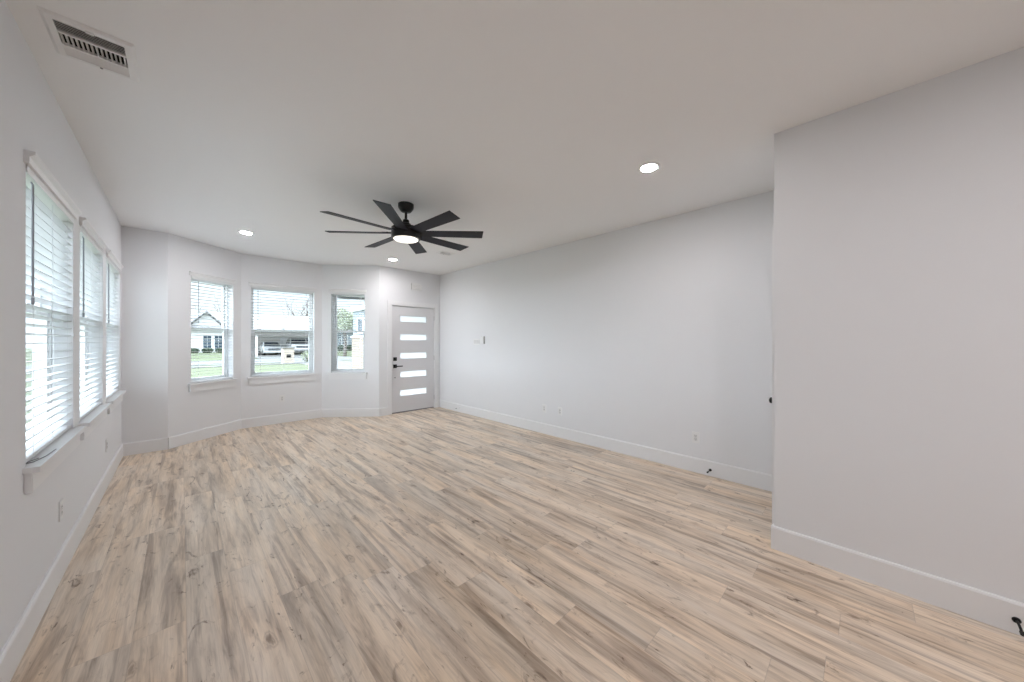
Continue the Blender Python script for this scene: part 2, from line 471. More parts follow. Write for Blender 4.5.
def window(name, P, a, x, w, h, label):
    u = Vector((math.cos(a), math.sin(a), 0))
    r = thing(name, label, 'window', Vector((P[0], P[1], WZ0)) + u * x, a, kind='structure')
    ring(MB(), 0.0, w, 0.0, h, 0.085, 0.15, 0.022).build('window_frame', M['vinyl'], r)
    mid = 0.75
    up = ring(MB(), 0.022, w - 0.022, mid - 0.02, h - 0.022, 0.122, 0.146, 0.026).build('upper_sash', M['vinyl'], r)
    lo = ring(MB(), 0.022, w - 0.022, 0.022, mid + 0.02, 0.094, 0.12, 0.038).build('lower_sash', M['vinyl'], r)
    MB().box(0.046, w - 0.046, 0.132, 0.136, mid + 0.003, h - 0.046).build('glass_pane', M['glass'], up)
    MB().box(0.058, w - 0.058, 0.105, 0.109, 0.058, mid - 0.016).build('glass_pane', M['glass'], lo)
    MB().box(w / 2 - 0.03, w / 2 + 0.03, 0.082, 0.096, mid + 0.018, mid + 0.03).build('sash_lock', M['vinyl'], lo)
    st = MB(); st.box(-0.045, w + 0.045, -0.048, 0.0, -0.024, 0.001); st.box(0.0, w, 0.0, 0.085, -0.024, 0.001)
    st.build('window_stool', M['trim'], r)
    MB().box(-0.03, w + 0.03, -0.024, 0.0, -0.118, -0.024).build('window_apron', M['trim'], r, bevel=0.003)
    hd = MB(); hd.prism([(0, h + 0.0), (-0.015, h + 0.0), (-0.016, h + 0.03), (-0.032, h + 0.042), (-0.032, h + 0.056), (0, h + 0.056)], -0.03, w + 0.03, 'x')
    hd.build('head_trim', M['trim'], r)
    return r

def blind(P, a, x, w, h, label, wand_x, cord=False, tilt=6.0):
    u = Vector((math.cos(a), math.sin(a), 0))
    r = thing('window_blind', label, 'blind', Vector((P[0], P[1], WZ0)) + u * x, a, 'white slatted window blinds')
    x0, x1 = 0.003, w - 0.003
    hr = MB(); hr.box(x0, x1, 0.008, 0.058, h - 0.032, h - 0.001); hr.build('headrail', M['vinyl'], r)
    vl = MB(); vl.box(x0, x1, -0.004, 0.005, h - 0.036, h - 0.001); vl.build('valance', M['vinyl'], r)
    sl = MB(); pitch = 0.0455; n = int((h - 0.085) / pitch)
    mt = Matrix.Rotation(rad(-tilt), 4, 'X')
    for i in range(n):
        z = 0.062 + i * pitch
        sl.box(x0 + .002, x1 - .002, -0.0255, 0.0255, -0.0014, 0.0014, Matrix.Translation((0, 0.030, z)) @ mt)
    sl.build('slats', M['slat'], r)
    MB().box(x0, x1, 0.005, 0.055, 0.008, 0.026).build('bottom_rail', M['vinyl'], r, bevel=0.003)
    for f in ((0.16, 0.84) if w < 0.8 else (0.14, 0.5, 0.86)):
        c = MB()
        c.tube([(w * f, 0.0035, 0.02), (w * f, 0.0035, h - 0.05)], 0.0011, 6); c.tube([(w * f, 0.057, 0.02), (w * f, 0.057, h - 0.05)], 0.0011, 6)
        c.build('ladder_cord', M['cord'], r)
    wd = MB(); wd.tube([(wand_x, -0.006, h - 0.065), (wand_x, -0.011, h - 0.08), (wand_x, -0.011, h - 0.60)], [0.003, 0.0042, 0.0042], 8)
    wd.lathe([(0.004, 0), (0.0056, 0.004), (0.0056, 0.03), (0.004, 0.034)], 10, Matrix.Translation((wand_x, -0.011, h - 0.64)))
    wd.build('tilt_wand', M['wand'], r, smooth=True)
    cx = w - 0.07
    pc = MB(); pc.tube([(cx, -0.006, h - 0.07), (cx, -0.008, h - 0.75)], 0.0013, 6); pc.tube([(cx + .012, -0.006, h - 0.07), (cx + .012, -0.008, h - 0.75)], 0.0013, 6)
    pc.lathe([(0.002, 0), (0.007, -0.03), (0.004, -0.034)], 10, Matrix.Translation((cx + .006, -0.008, h - 0.748)))
    pc.build('lift_cord', M['cord'], r)
    if cord:
        k = MB(); k.tube([(0.035, 0.02, 0.005), (0.06, -0.01, 0.004), (0.16, -0.03, 0.004), (0.30, -0.036, 0.004)], 0.0022, 6)
        k.tube([(0.035, 0.02, 0.005), (0.09, 0.004, 0.004), (0.13, -0.012, 0.004)], 0.0022, 6)
        k.build('loose_cord', M['grey'], r)
    return r

names = ['nearest', 'middle', 'farthest']
for i, (y, w) in enumerate(LW):
    window('window_%d' % (i + 1), (XL, 0), PI / 2, y, w, WHL, ['nearest of the three sash windows in the left wall', 'middle one of the three sash windows in the left wall', 'farthest of the three sash windows in the left wall, next to the bay'][i])
    blind((XL, 0), PI / 2, y, w, WHL, ['white slatted blind on the nearest left wall window, loose cord on its sill', 'white slatted blind on the middle window of the left wall',
          'white slatted blind on the farthest window of the left wall, by the bay corner'][i], 0.045, i == 0)
bl = ['left', 'middle', 'right']
for i, (x, w) in enumerate(BW):
    P, Q = BAY[i + 1], BAY[i + 2]
    a = math.atan2(Q[1] - P[1], Q[0] - P[0])
    window('window_%d' % (i + 4), P, a, x, w, WHB, ['sash window in the angled left side of the bay', 'wide sash window in the middle of the bay', 'narrow sash window of the bay beside the front door'][i])
    blind(P, a, x, w, WHB, ['white open blind on the left bay window, view of a white house', 'white open blind on the wide middle bay window, view of parked cars',
          'white open blind on the narrow bay window beside the front door'][i], 0.09)

# ---------------------------------------------------------------- doors
def casing(mb, x0, x1, ztop, wd=0.085, t=0.016):
    mb.box(x0 - wd, x0, -t, 0, 0, ztop + wd); mb.box(x1, x1 + wd, -t, 0, 0, ztop + wd); mb.box(x0, x1, -t, 0, ztop, ztop + wd)
    return mb
ox = BAY[4][0]
d = thing('door_1', 'white front door with five horizontal frosted lites and black lever', 'door', (ox, YB, 0), 0, kind='structure')
s0, s1 = DX0 - ox, DX1 - ox
casing(MB(), s0 - 0.012, s1 + 0.012, 2.052).build('door_casing', M['trim'], d, bevel=0.002)
jm = MB(); jm.box(s0 - 0.02, s0 - 0.004, 0.001, 0.158, 0, 2.058); jm.box(s1 + 0.004, s1 + 0.02, 0.001, 0.158, 0, 2.058); jm.box(s0 - 0.004, s1 + 0.004, 0.001, 0.158, 2.044, 2.058)
jm.build('door_jamb', M['trim'], d)
MB().box(s0 - 0.004, s1 + 0.004, 0.02, 0.158, 0.001, 0.014).build('threshold', M['grey'], d)
zs = [0.376, 0.733, 1.091, 1.448, 1.806]
lx0, lx1 = 3.004 - ox, 3.583 - ox
sb = MB()
for (x0, x1, z0, z1) in cells(s0, s1, 0.022, 2.038, [(lx0, lx1, z - 0.066, z + 0.066) for z in zs]):
    sb.box(x0, x1, 0.016, 0.060, z0, z1)
slab = sb.build('door_slab', M['door'], d)
bmesh_merge(slab)
for z in zs:
    fr = ring(MB(), lx0, lx1, z - 0.066, z + 0.066, 0.013, 0.063, 0.008).build('lite_bead', M['door'], slab)
    MB().box(lx0 + 0.008, lx1 - 0.008, 0.034, 0.042, z - 0.058, z + 0.058).build('lite', M['frost'], slab)
hx = 2.906 - ox
dbm = MB(); dbm.box(hx - 0.034, hx + 0.034, 0.004, 0.016, 1.033 - 0.034, 1.033 + 0.034); dbm.box(hx - 0.006, hx + 0.006, -0.014, 0.004, 1.013, 1.053)
dbm.build('deadbolt', M['black'], slab, bevel=0.002)
lv = MB(); lv.box(hx - 0.034, hx + 0.034, 0.004, 0.016, 0.897 - 0.034, 0.897 + 0.034)
lv.tube([(hx, 0.004, 0.897), (hx, -0.04, 0.897)], 0.011, 12); lv.box(hx - 0.012, hx + 0.125, -0.052, -0.038, 0.887, 0.907)
lv.build('lever_handle', M['black'], slab, bevel=0.002)
kl = MB(); kl.lathe([(0.011, 0), (0.011, 0.006), (0.006, 0.009)], 14, Matrix.Translation((hx, 0.016, 0.68)) @ Matrix.Rotation(PI / 2, 4, 'X'))
kl.build('lock_button', M['grey'], slab)
for z in (0.22, 1.03, 1.84):
    MB().tube([(s1 + 0.002, 0.008, z - 0.045), (s1 + 0.002, 0.008, z + 0.045)], 0.006, 10).build('hinge', M['steel'], d)

cd = thing('door_2', 'closet door at the end of the projecting block, only its black knob showing', 'door', (XR, YN, 0), PI, kind='structure')
c0, c1 = XR - CX1, XR - CX0
casing(MB(), c0 - 0.012, c1 + 0.012, 2.052).build('door_casing', M['trim'], cd)
cs = MB()
hol = [(c0 + 0.12, c1 - 0.12, 0.22, 0.92), (c0 + 0.12, c1 - 0.12, 1.06, 1.90)]
for (x0, x1, z0, z1) in cells(c0, c1, 0.01, 2.045, hol): cs.box(x0, x1, 0.004, 0.04, z0, z1)
for q in hol: cs.box(q[0], q[1], 0.012, 0.032, q[2], q[3])
cslab = cs.build('door_slab', M['door'], cd)
kx = XR - 3.005
kb = MB(); kb.lathe([(0.033, 0), (0.033, 0.006), (0.012, 0.012), (0.011, 0.030), (0.019, 0.036), (0.022, 0.045), (0.020, 0.054), (0.008, 0.060)], 24, Matrix.Translation((kx, 0.004, 0.955)) @ Matrix.Rotation(PI / 2, 4, 'X'))
kb.build('door_knob', M['black'], cslab, smooth=True)

# ---------------------------------------------------------------- ceiling fan
fan = thing('ceiling_fan', 'black eight-blade ceiling fan with a glowing round light', 'ceiling fan', (1.624, 3.204, H))
MB().lathe([(0.076, 0.0), (0.076, -0.030), (0.072, -0.044), (0.056, -0.068), (0.046, -0.078), (0.022, -0.084)], 40).build('canopy', M['fanblack'], fan, smooth=True)
MB().tube([(0, 0, -0.08), (0, 0, -0.19)], 0.0125, 16).build('downrod', M['fanblack'], fan, smooth=True)
MB().lathe([(0.014, -0.150), (0.030, -0.160), (0.034, -0.190), (0.048, -0.198), (0.050, -0.232), (0.050, -0.244)], 28).build('yoke_cover', M['fanblack'], fan, smooth=True)
hs = MB().lathe([(0.05, -0.236), (0.132, -0.240), (0.141, -0.247), (0.141, -0.345), (0.138, -0.351), (0.120, -0.352), (0.120, -0.340)], 56, cap=False).build('motor_housing', M['fanblack'], fan, smooth=True)
MB().lathe([(0.120, -0.343), (0.119, -0.354), (0.111, -0.361), (0.08, -0.366), (0.02, -0.368)], 48).build('light_lens', M['fanlamp'], fan, smooth=True)
bz = -0.292
blade_me = None
for k in range(8):
    a = rad(4.5 + 45 * k)
    mx = Matrix.Rotation(a, 4, 'Z') @ Matrix.Translation((0, 0, bz)) @ Matrix.Rotation(rad(-11.5), 4, 'X')
    if blade_me is None:
        b = MB()
        pts = [(0.150, -0.056), (0.778, -0.068), (0.760, 0.068), (0.150, 0.056)]
        b.prism(pts, -0.003, 0.003, 'z')
        o = b.build('blade', M['blade'], fan, bevel=0.0015); blade_me = o
        ir = MB(); ir.box(0.128, 0.235, -0.030, 0.030, 0.003, 0.008)
        for sx_, sy_ in ((0.18, -0.018), (0.18, 0.018), (0.22, 0)):
            ir.lathe([(0.006, 0.008), (0.005, 0.011)], 8, Matrix.Translation((sx_, sy_, 0)))
        iro = ir.build('blade_bracket', M['fanblack'], o)
        o.matrix_local = mx
    else:
        o = copy_tree(blade_me, fan); o.matrix_local = mx

# ---------------------------------------------------------------- recessed lights, vents, detector
def downlight(x, y, label):
    t = thing('recessed_light', label, 'ceiling light', (x, y, H), 0, 'round recessed ceiling lights')
    MB().lathe([(0.088, 0.0), (0.088, -0.003), (0.082, -0.007), (0.063, -0.009), (0.058, -0.006), (0.058, -0.001)], 40, cap=False).build('trim_ring', M['plate'], t, smooth=True)
    MB().lathe([(0.058, -0.001), (0.058, -0.005), (0.052, -0.0075), (0.02, -0.0085)], 40).build('lens', M['lamp'], t, smooth=True)
    return t
d0 = downlight(2.658, 1.182, 'lit recessed light nearest the camera, by the projecting block')
def more_light(x, y, label):
    o = copy_tree(d0); o.location = (x, y, H); o['label'] = label
    return o
more_light(0.59, 5.44, 'lit recessed light in front of the left bay window')
more_light(2.56, 5.515, 'lit recessed light in front of the front door')
more_light(1.25, -0.5, 'added unseen recessed light just behind the camera')  # this and the next two are added out of view to brighten the near room
more_light(1.25, -1.7, 'added unseen recessed light in the middle of the row behind the camera')
more_light(1.25, -2.9, 'added unseen recessed light nearest the rear wall, behind the camera')

def register(label, x0, x1, y0, y1, group):
    cx, cy = (x0 + x1) / 2, (y0 + y1) / 2
    t = thing('ceiling_vent', label, 'vent', (cx, cy, H), 0, group)
    w, h = x1 - x0, y1 - y0
    m = 0.034
    X0, X1, Y0, Y1 = -w / 2, w / 2, -h / 2, h / 2
    f = MB()
    def slope(a, b, c, d_):  # sloping frame faces
        f.quad([a, b, c, d_])
    O = [(X0, Y0, -.001), (X1, Y0, -.001), (X1, Y1, -.001), (X0, Y1, -.001)]
    Md = [(X0 + .012, Y0 + .012, -.010), (X1 - .012, Y0 + .012, -.010), (X1 - .012, Y1 - .012, -.010), (X0 + .012, Y1 - .012, -.010)]
    I = [(X0 + m, Y0 + m, -.012), (X1 - m, Y0 + m, -.012), (X1 - m, Y1 - m, -.012), (X0 + m, Y1 - m, -.012)]
    J = [(p[0], p[1], -.0005) for p in I]
    for A, B in ((O, Md), (Md, I), (I, J)):
        for i in range(4):
            k = (i + 1) % 4
            slope(A[i], A[k], B[k], B[i])
    f.build('frame', M['vent'], t)
    MB().box(X0 + m - .004, X1 - m + .004, Y0 + m - .004, Y1 - m + .004, -0.0015, -0.0003).build('duct_shade_plate', M['duct_shade'], t)  # dark plate under the solid ceiling, painted as the shade of a recess
    ih = h - 2 * m; iy = Y0 + m
    def lou(ya, yb, n, ang, name):
        g_ = MB()
        for i in range(n):
            yy = ya + (i + 0.5) * (yb - ya) / n
            g_.box(X0 + m, X1 - m, -0.0068, 0.0068, -0.0005, 0.0005, Matrix.Translation((0, yy, -0.0085)) @ Matrix.Rotation(rad(ang), 4, 'X'))
        g_.build(name, M['vent'], t)
    lou(iy + 0.004, iy + ih * 0.30, 6, 38, 'louvre')
    lou(iy + ih * 0.69, iy + ih - 0.004, 6, -38, 'louvre')
    g_ = MB()
    for yb in (0.315, 0.675): g_.box(X0 + m, X1 - m, iy + ih * yb - 0.004, iy + ih * yb + 0.004, -0.014, -0.002)
    g_.build('crossbar', M['vent'], t)
    g_ = MB(); n = 14
    for i in range(n):
        xx = X0 + m + (i + 0.5) * (w - 2 * m) / n
        g_.box(-0.0006, 0.0006, iy + ih * 0.325, iy + ih * 0.665, -0.006, 0.006, Matrix.Translation((xx, 0, -0.0085)) @ Matrix.Rotation(rad(18), 4, 'Y'))
    g_.build('vane', M['vent'], t)
    g_ = MB(); g_.box(-0.012, 0.012, Y0 + 0.022, Y0 + 0.032, -0.019, -0.011); g_.build('lever', M['vent'], t)
    for yy in (Y1 - 0.022,):
        MB().lathe([(0.0055, -0.011), (0.0045, -0.0135)], 10, Matrix.Translation((0.005, yy, 0))).build('screw', M['grey'], t)
    return t
register('large white ceiling vent with open slats, upper left by the left wall', -0.425, -0.155, 2.355, 2.675, 'ceiling vents')
register('small white ceiling vent beyond the fan near the right wall', 2.84, 3.09, 4.45, 4.63, 'ceiling vents')

# ---------------------------------------------------------------- wall-mounted fittings
def on_wall(P, a, x=0.0):
    return Vector((P[0] + math.cos(a) * x, P[1] + math.sin(a) * x, 0))
RW = -PI / 2        # angle of right-hand walls; u runs toward the camera
def outlet(loc, a, label):
    t = thing('wall_outlet', label, 'outlet', loc, a, 'white wall outlets')
    MB().box(-0.036, 0.036, -0.006, 0, -0.058, 0.058).build('plate', M['plate'], t, bevel=0.002)
    for z in (-0.0165, 0.0165):
        rc = MB(); rc.box(-0.0165, 0.0165, -0.0075, -0.005, z - 0.0160, z + 0.0160); rr = rc.build('receptacle', M['plate2'], t, bevel=0.001)
        sl = MB()
        for sx_ in (-0.0065, 0.0065): sl.box(sx_ - 0.0012, sx_ + 0.0012, -0.0079, -0.007, z - 0.002, z + 0.007)
        sl.box(-0.002, 0.002, -0.0079, -0.007, z - 0.010, z - 0.006)
        sl.build('slots', M['slot'], rr)
    MB().lathe([(0.003, 0), (0.002, 0.0015)], 8, Matrix.Translation((0, -0.006, 0.045)) @ Matrix.Rotation(PI / 2, 4, 'X')).build('screw', M['plate2'], t)
    return t
o0 = outlet((XL, 3.287, 0.381), PI / 2, 'white outlet low on the left wall under the nearest window')
def more_outlet(loc, a, label):
    o = copy_tree(o0); o.location = loc; o.rotation_euler = (0, 0, a); o['label'] = label
more_outlet((XL, 5.0, 0.385), PI / 2, 'white outlet low on the left wall under the farthest window')
more_outlet((0.675 + 0.542, 6.80, 0.41), 0, 'white outlet under the wide middle bay window')
more_outlet((XR, 1.225, 0.362), RW, 'white outlet on the right wall nearest the projecting block')
more_outlet((XR, 3.014, 0.372), RW, 'nearer outlet of the close pair on the right wall')
more_outlet((XR, 3.303, 0.374), RW, 'farther outlet of the close pair on the right wall, toward the front door')

sw = thing('light_switch', 'wide white multi-gang light switch plate on the right wall beside the thermostat', 'switch', (XR, 4.915, 1.36), RW)
MB().box(-0.105, 0.105, -0.006, 0, -0.058, 0.058).build('plate', M['plate'], sw, bevel=0.002)
for k in range(4):
    x = -0.069 + k * 0.046
    MB().box(x - 0.0165, x + 0.0165, -0.0095, -0.005, -0.033, 0.033).build('rocker', M['plate2'], sw, bevel=0.0015)

th = thing('thermostat', 'small white thermostat with dark side on the right wall near the door', 'thermostat', (XR, 4.735, 1.39), RW)
MB().box(-0.05, 0.05, -0.012, 0, -0.070, 0.070).build('back_plate', M['plate'], th, bevel=0.002)
MB().box(-0.047, 0.047, -0.026, -0.012, -0.067, 0.067).build('body', M['grey'], th, bevel=0.002)
MB().box(-0.046, 0.046, -0.029, -0.026, -0.066, 0.066).build('face', M['plate'], th, bevel=0.001)

ch = thing('door_chime', 'small white chime box on the wall above the front door', 'door chime', (3.325, YB, 2.44), 0)
MB().box(-0.125, 0.125, -0.045, 0, -0.075, 0.075).build('cover', M['plate'], ch, bevel=0.02)
gr = MB()
for k in range(5): gr.box(-0.07, 0.07, -0.0465, -0.044, -0.034 + k * 0.016, -0.030 + k * 0.016)
gr.build('grille', M['plate2'], ch)

def doorstop(loc, a, label, m, mtip, curved=False):
    t = thing('door_stop', label, 'door stop', loc, a, 'baseboard door stops')
    rx = Matrix.Rotation(PI / 2, 4, 'X')
    MB().lathe([(0.0135, 0), (0.0135, 0.004), (0.009, 0.009)], 20, rx).build('base', m, t, smooth=True)
    pts = [(0, -0.008, 0), (0, -0.035, 0.0), (0, -0.060, -0.004 if curved else 0), (0, -0.078, -0.010 if curved else 0)]
    MB().tube(pts, 0.0048, 10).build('rod', m, t, smooth=True)
    e = pts[-1]
    MB().tube([e, (0, e[1] - 0.016, e[2] - (0.004 if curved else 0))], 0.0075, 12).build('rubber_tip', mtip, t, smooth=True)
    return t
doorstop((XN - BBT, -0.500, 0.067), RW, 'black door stop on the baseboard of the near right wall', M['black'], M['rubber'], True)
doorstop((XR - BBT, 1.085, 0.062), RW, 'black door stop on the right wall baseboard under the nearest outlet', M['black'], M['rubber'])
doorstop((XR - BBT, 5.43, 0.085), RW, 'white door stop with dark tip on the baseboard beside the front door', M['plate2'], M['grey'])

# ---------------------------------------------------------------- outdoors
def gz(x, y):
    """height of the ground outside"""
    def sm(a, b, t):
        t = max(0, min(1, (t - a) / (b - a))); return t * t * (3 - 2 * t)
    left = -0.31 + 0.56 * sm(39.5, 44.5, y)
    midd = -0.31 + 0.13 * sm(39.5, 44.5, y)
    right = -0.31 + 0.42 * sm(39.5, 46.5, y)
    z = left + (midd - left) * sm(3.6, 5.0, x)
    z = z + (right - z) * sm(12.8, 14.0, x)
    return z
def ground(name, x0, x1, y0, y1, nx, ny, dz, m, label, cat):
    mb = MB(); vs = []
    for j in range(ny + 1):
        row = []
        for i in range(nx + 1):
            x = x0 + (x1 - x0) * i / nx; y = y0 + (y1 - y0) * j / ny
            row.append(mb.bm.verts.new((x, y, gz(x, y) + dz)))
        vs.append(row)
    for j in range(ny):
        for i in range(nx):
            mb.bm.faces.new((vs[j][i], vs[j][i + 1], vs[j + 1][i + 1], vs[j + 1][i]))
    o = mb.build(name, m)
    tag(o, label, cat, kind='structure')
    return o
ground('lawn', -40, 60, -30, 90, 200, 150, 0.0, M['grass'], 'pale green lawns on both sides of the street', 'lawn')
ground('street', -40, 60, 31.5, 38.5, 100, 8, 0.02, M['asphalt'], 'pale street crossing the view outside', 'street')
ground('sidewalk', -40, 60, 29.0, 30.3, 100, 2, 0.03, M['concrete'], 'concrete sidewalk along the near lawn', 'sidewalk')
ground('driveway', 5.2, 12.6, 38.5, 47.0, 16, 16, 0.025, M['concrete'], 'concrete driveway in front of the carport across the street', 'driveway')
ground('own_driveway', 6.3, 9.8, 12.6, 31.5, 10, 10, 0.025, M['concrete'], 'pale concrete driveway in front of the garage wing', 'driveway')

def gable_roof(mb, x0, x1, y0, y1, z, rise, axis='x', t=0.12):
    if axis == 'x':   # ridge along x
        ym = (y0 + y1) / 2
        mb.prism([(y0, z), (ym, z + rise), (y1, z), (y1, z - t), (ym, z + rise - t), (y0, z - t)], x0, x1, 'x')
    else:
        xm = (x0 + x1) / 2
        mb.prism([(x0, z), (xm, z + rise), (x1, z), (x1, z - t), (xm, z + rise - t), (x0, z - t)], y0, y1, 'y')
def house_window(parent, x0, x1, z0, z1, y, nx=2, nz=3):
    f = ring(MB(), x0, x1, z0, z1, y - 0.05, y + 0.02, 0.05)
    for i in range(1, nx): f.box(x0 + (x1 - x0) * i / nx - .010, x0 + (x1 - x0) * i / nx + .010, y - 0.045, y - 0.015, z0 + .05, z1 - .05)
    for i in range(1, nz): f.box(x0 + .05, x1 - .05, y - 0.04, y - 0.015, z0 + (z1 - z0) * i / nz - .010, z0 + (z1 - z0) * i / nz + .010)
    o = f.build('window', M['vinyl'], parent)
    MB().box(x0 + .06, x1 - .06, y - 0.014, y - 0.006, z0 + .06, z1 - .06).build('pane', M['owindow'], o)
    return o

# white house seen through the left bay window
hA = thing('house', 'white house with twin gridded windows and grey gabled roof, through the left bay window', 'house', (0, 45, 0), 0, 'houses across the street')
MB().box(-7.5, 4.2, 0, 9, -0.4, 2.5).build('walls', M['siding'], hA)
g = MB(); gable_roof(g, -8.0, 4.6, -0.6, 9.6, 2.62, 1.9, 'x'); g.build('roof', M['roof2'], hA)
g = MB(); g.prism([(0.4, 2.60), (1.8, 4.15), (3.2, 2.60)], 0.2, 4.5, 'y'); g.build('gable', M['siding'], hA)
g = MB(); gable_roof(g, 0.0, 3.6, -0.3, 4.6, 2.52, 1.85, 'y'); g.build('gable_roof', M['roof2'], hA)
house_window(hA, 1.50, 2.22, 0.50, 1.95, 0, 2, 3); house_window(hA, 2.34, 3.06, 0.50, 1.95, 0, 2, 3)
house_window(hA, -3.5, -2.5, 0.50, 1.95, 0, 2, 3)
MB().box(-0.45, 0.5, -0.04, 0.02, 0.2, 2.2).build('front_door', M['door'], hA)

# carport house seen through the middle window
hB = thing('house', 'low house with open carport over parked cars, through the middle bay window', 'house', (0, 43, 0), 0, 'houses across the street')
MB().box(5.5, 12.6, 6.0, 14, -0.4, 2.3).build('walls', M['siding3'], hB)
MB().box(12.35, 12.6, 0.2, 6.0, -0.4, 2.3).build('side_wall', M['siding3'], hB)
g = MB(); gable_roof(g, 5.1, 13.0, -0.7, 14.6, 2.42, 2.1, 'x'); g.build('roof', M['roof2'], hB)
MB().box(5.2, 12.9, -0.25, 0.0, 1.95, 2.32).build('carport_beam', M['wood'], hB)
for x in (5.5, 12.5): MB().box(x - 0.08, x + 0.08, -0.2, -0.04, -0.4, 1.95).build('carport_post', M['vinyl'], hB)
house_window(hB, 10.3, 11.6, 0.7, 1.8, 6.0, 2, 2)
MB().box(8.6, 9.5, 5.95, 6.02, -0.25, 1.8).build('side_door', M['door'], hB)

# house seen through the right window
hC = thing('house', 'pale blue-grey house with a small window above a hedge, through the narrow bay window', 'house', (0, 48, 0), 0, 'houses across the street')
MB().box(14.3, 27, 0, 9, -0.3, 2.7).build('walls', M['siding2'], hC)
g = MB(); gable_roof(g, 13.9, 27.5, -0.6, 9.6, 2.85, 2.2, 'x'); g.build('roof', M['roof'], hC)
house_window(hC, 15.2, 16.0, 0.85, 2.15, 0, 1, 2); house_window(hC, 19, 20, 0.85, 2.15, 0, 1, 2)

# this house's own garage wing right of the front door
wg = thing('wall_wing', 'garage wing of brick and pale siding, at the right edge of the narrow bay window', 'garage wing', (4.13, 0, 0), 0, kind='structure')
MB().box(0, 6, 6.35, 12.0, -0.35, 1.50).build('brick_wainscot', M['brick'], wg)
MB().box(0.03, 5.97, 6.38, 11.97, 1.50, 2.36).build('upper_siding', M['siding2'], wg)
MB().box(-0.03, 6.03, 6.33, 12.03, 1.49, 1.545).build('ledge', M['vinyl'], wg)
w_ = ring(MB(), 10.95, 11.45, 1.62, 2.12, -0.03, 0.03, 0.05).build('wing_window', M['vinyl'], wg)
w_.rotation_euler = (0, 0, PI / 2)
p_ = MB().box(11.0, 11.4, -0.015, 0.015, 1.67, 2.07).build('pane', M['owindow'], w_)
g = MB(); g.prism([(-0.06, 2.36), (6.06, 2.36), (6.06, 2.50), (-0.06, 2.50)], 6.3, 12.06, 'y'); g.build('wing_roof', M['vinyl'], wg)

pr = thing('porch_roof', 'flat porch roof outside the front door, its edge at the top of the narrow bay window', 'porch roof', (2.74, 6.34, 2.45), 0, kind='structure')
MB().box(0, 1.36, 0, 2.66, 0.03, 0.16).build('deck', M['vinyl'], pr)
MB().box(0, 1.36, 2.56, 2.70, -0.02, 0.20).build('beam', M['roof'], pr)

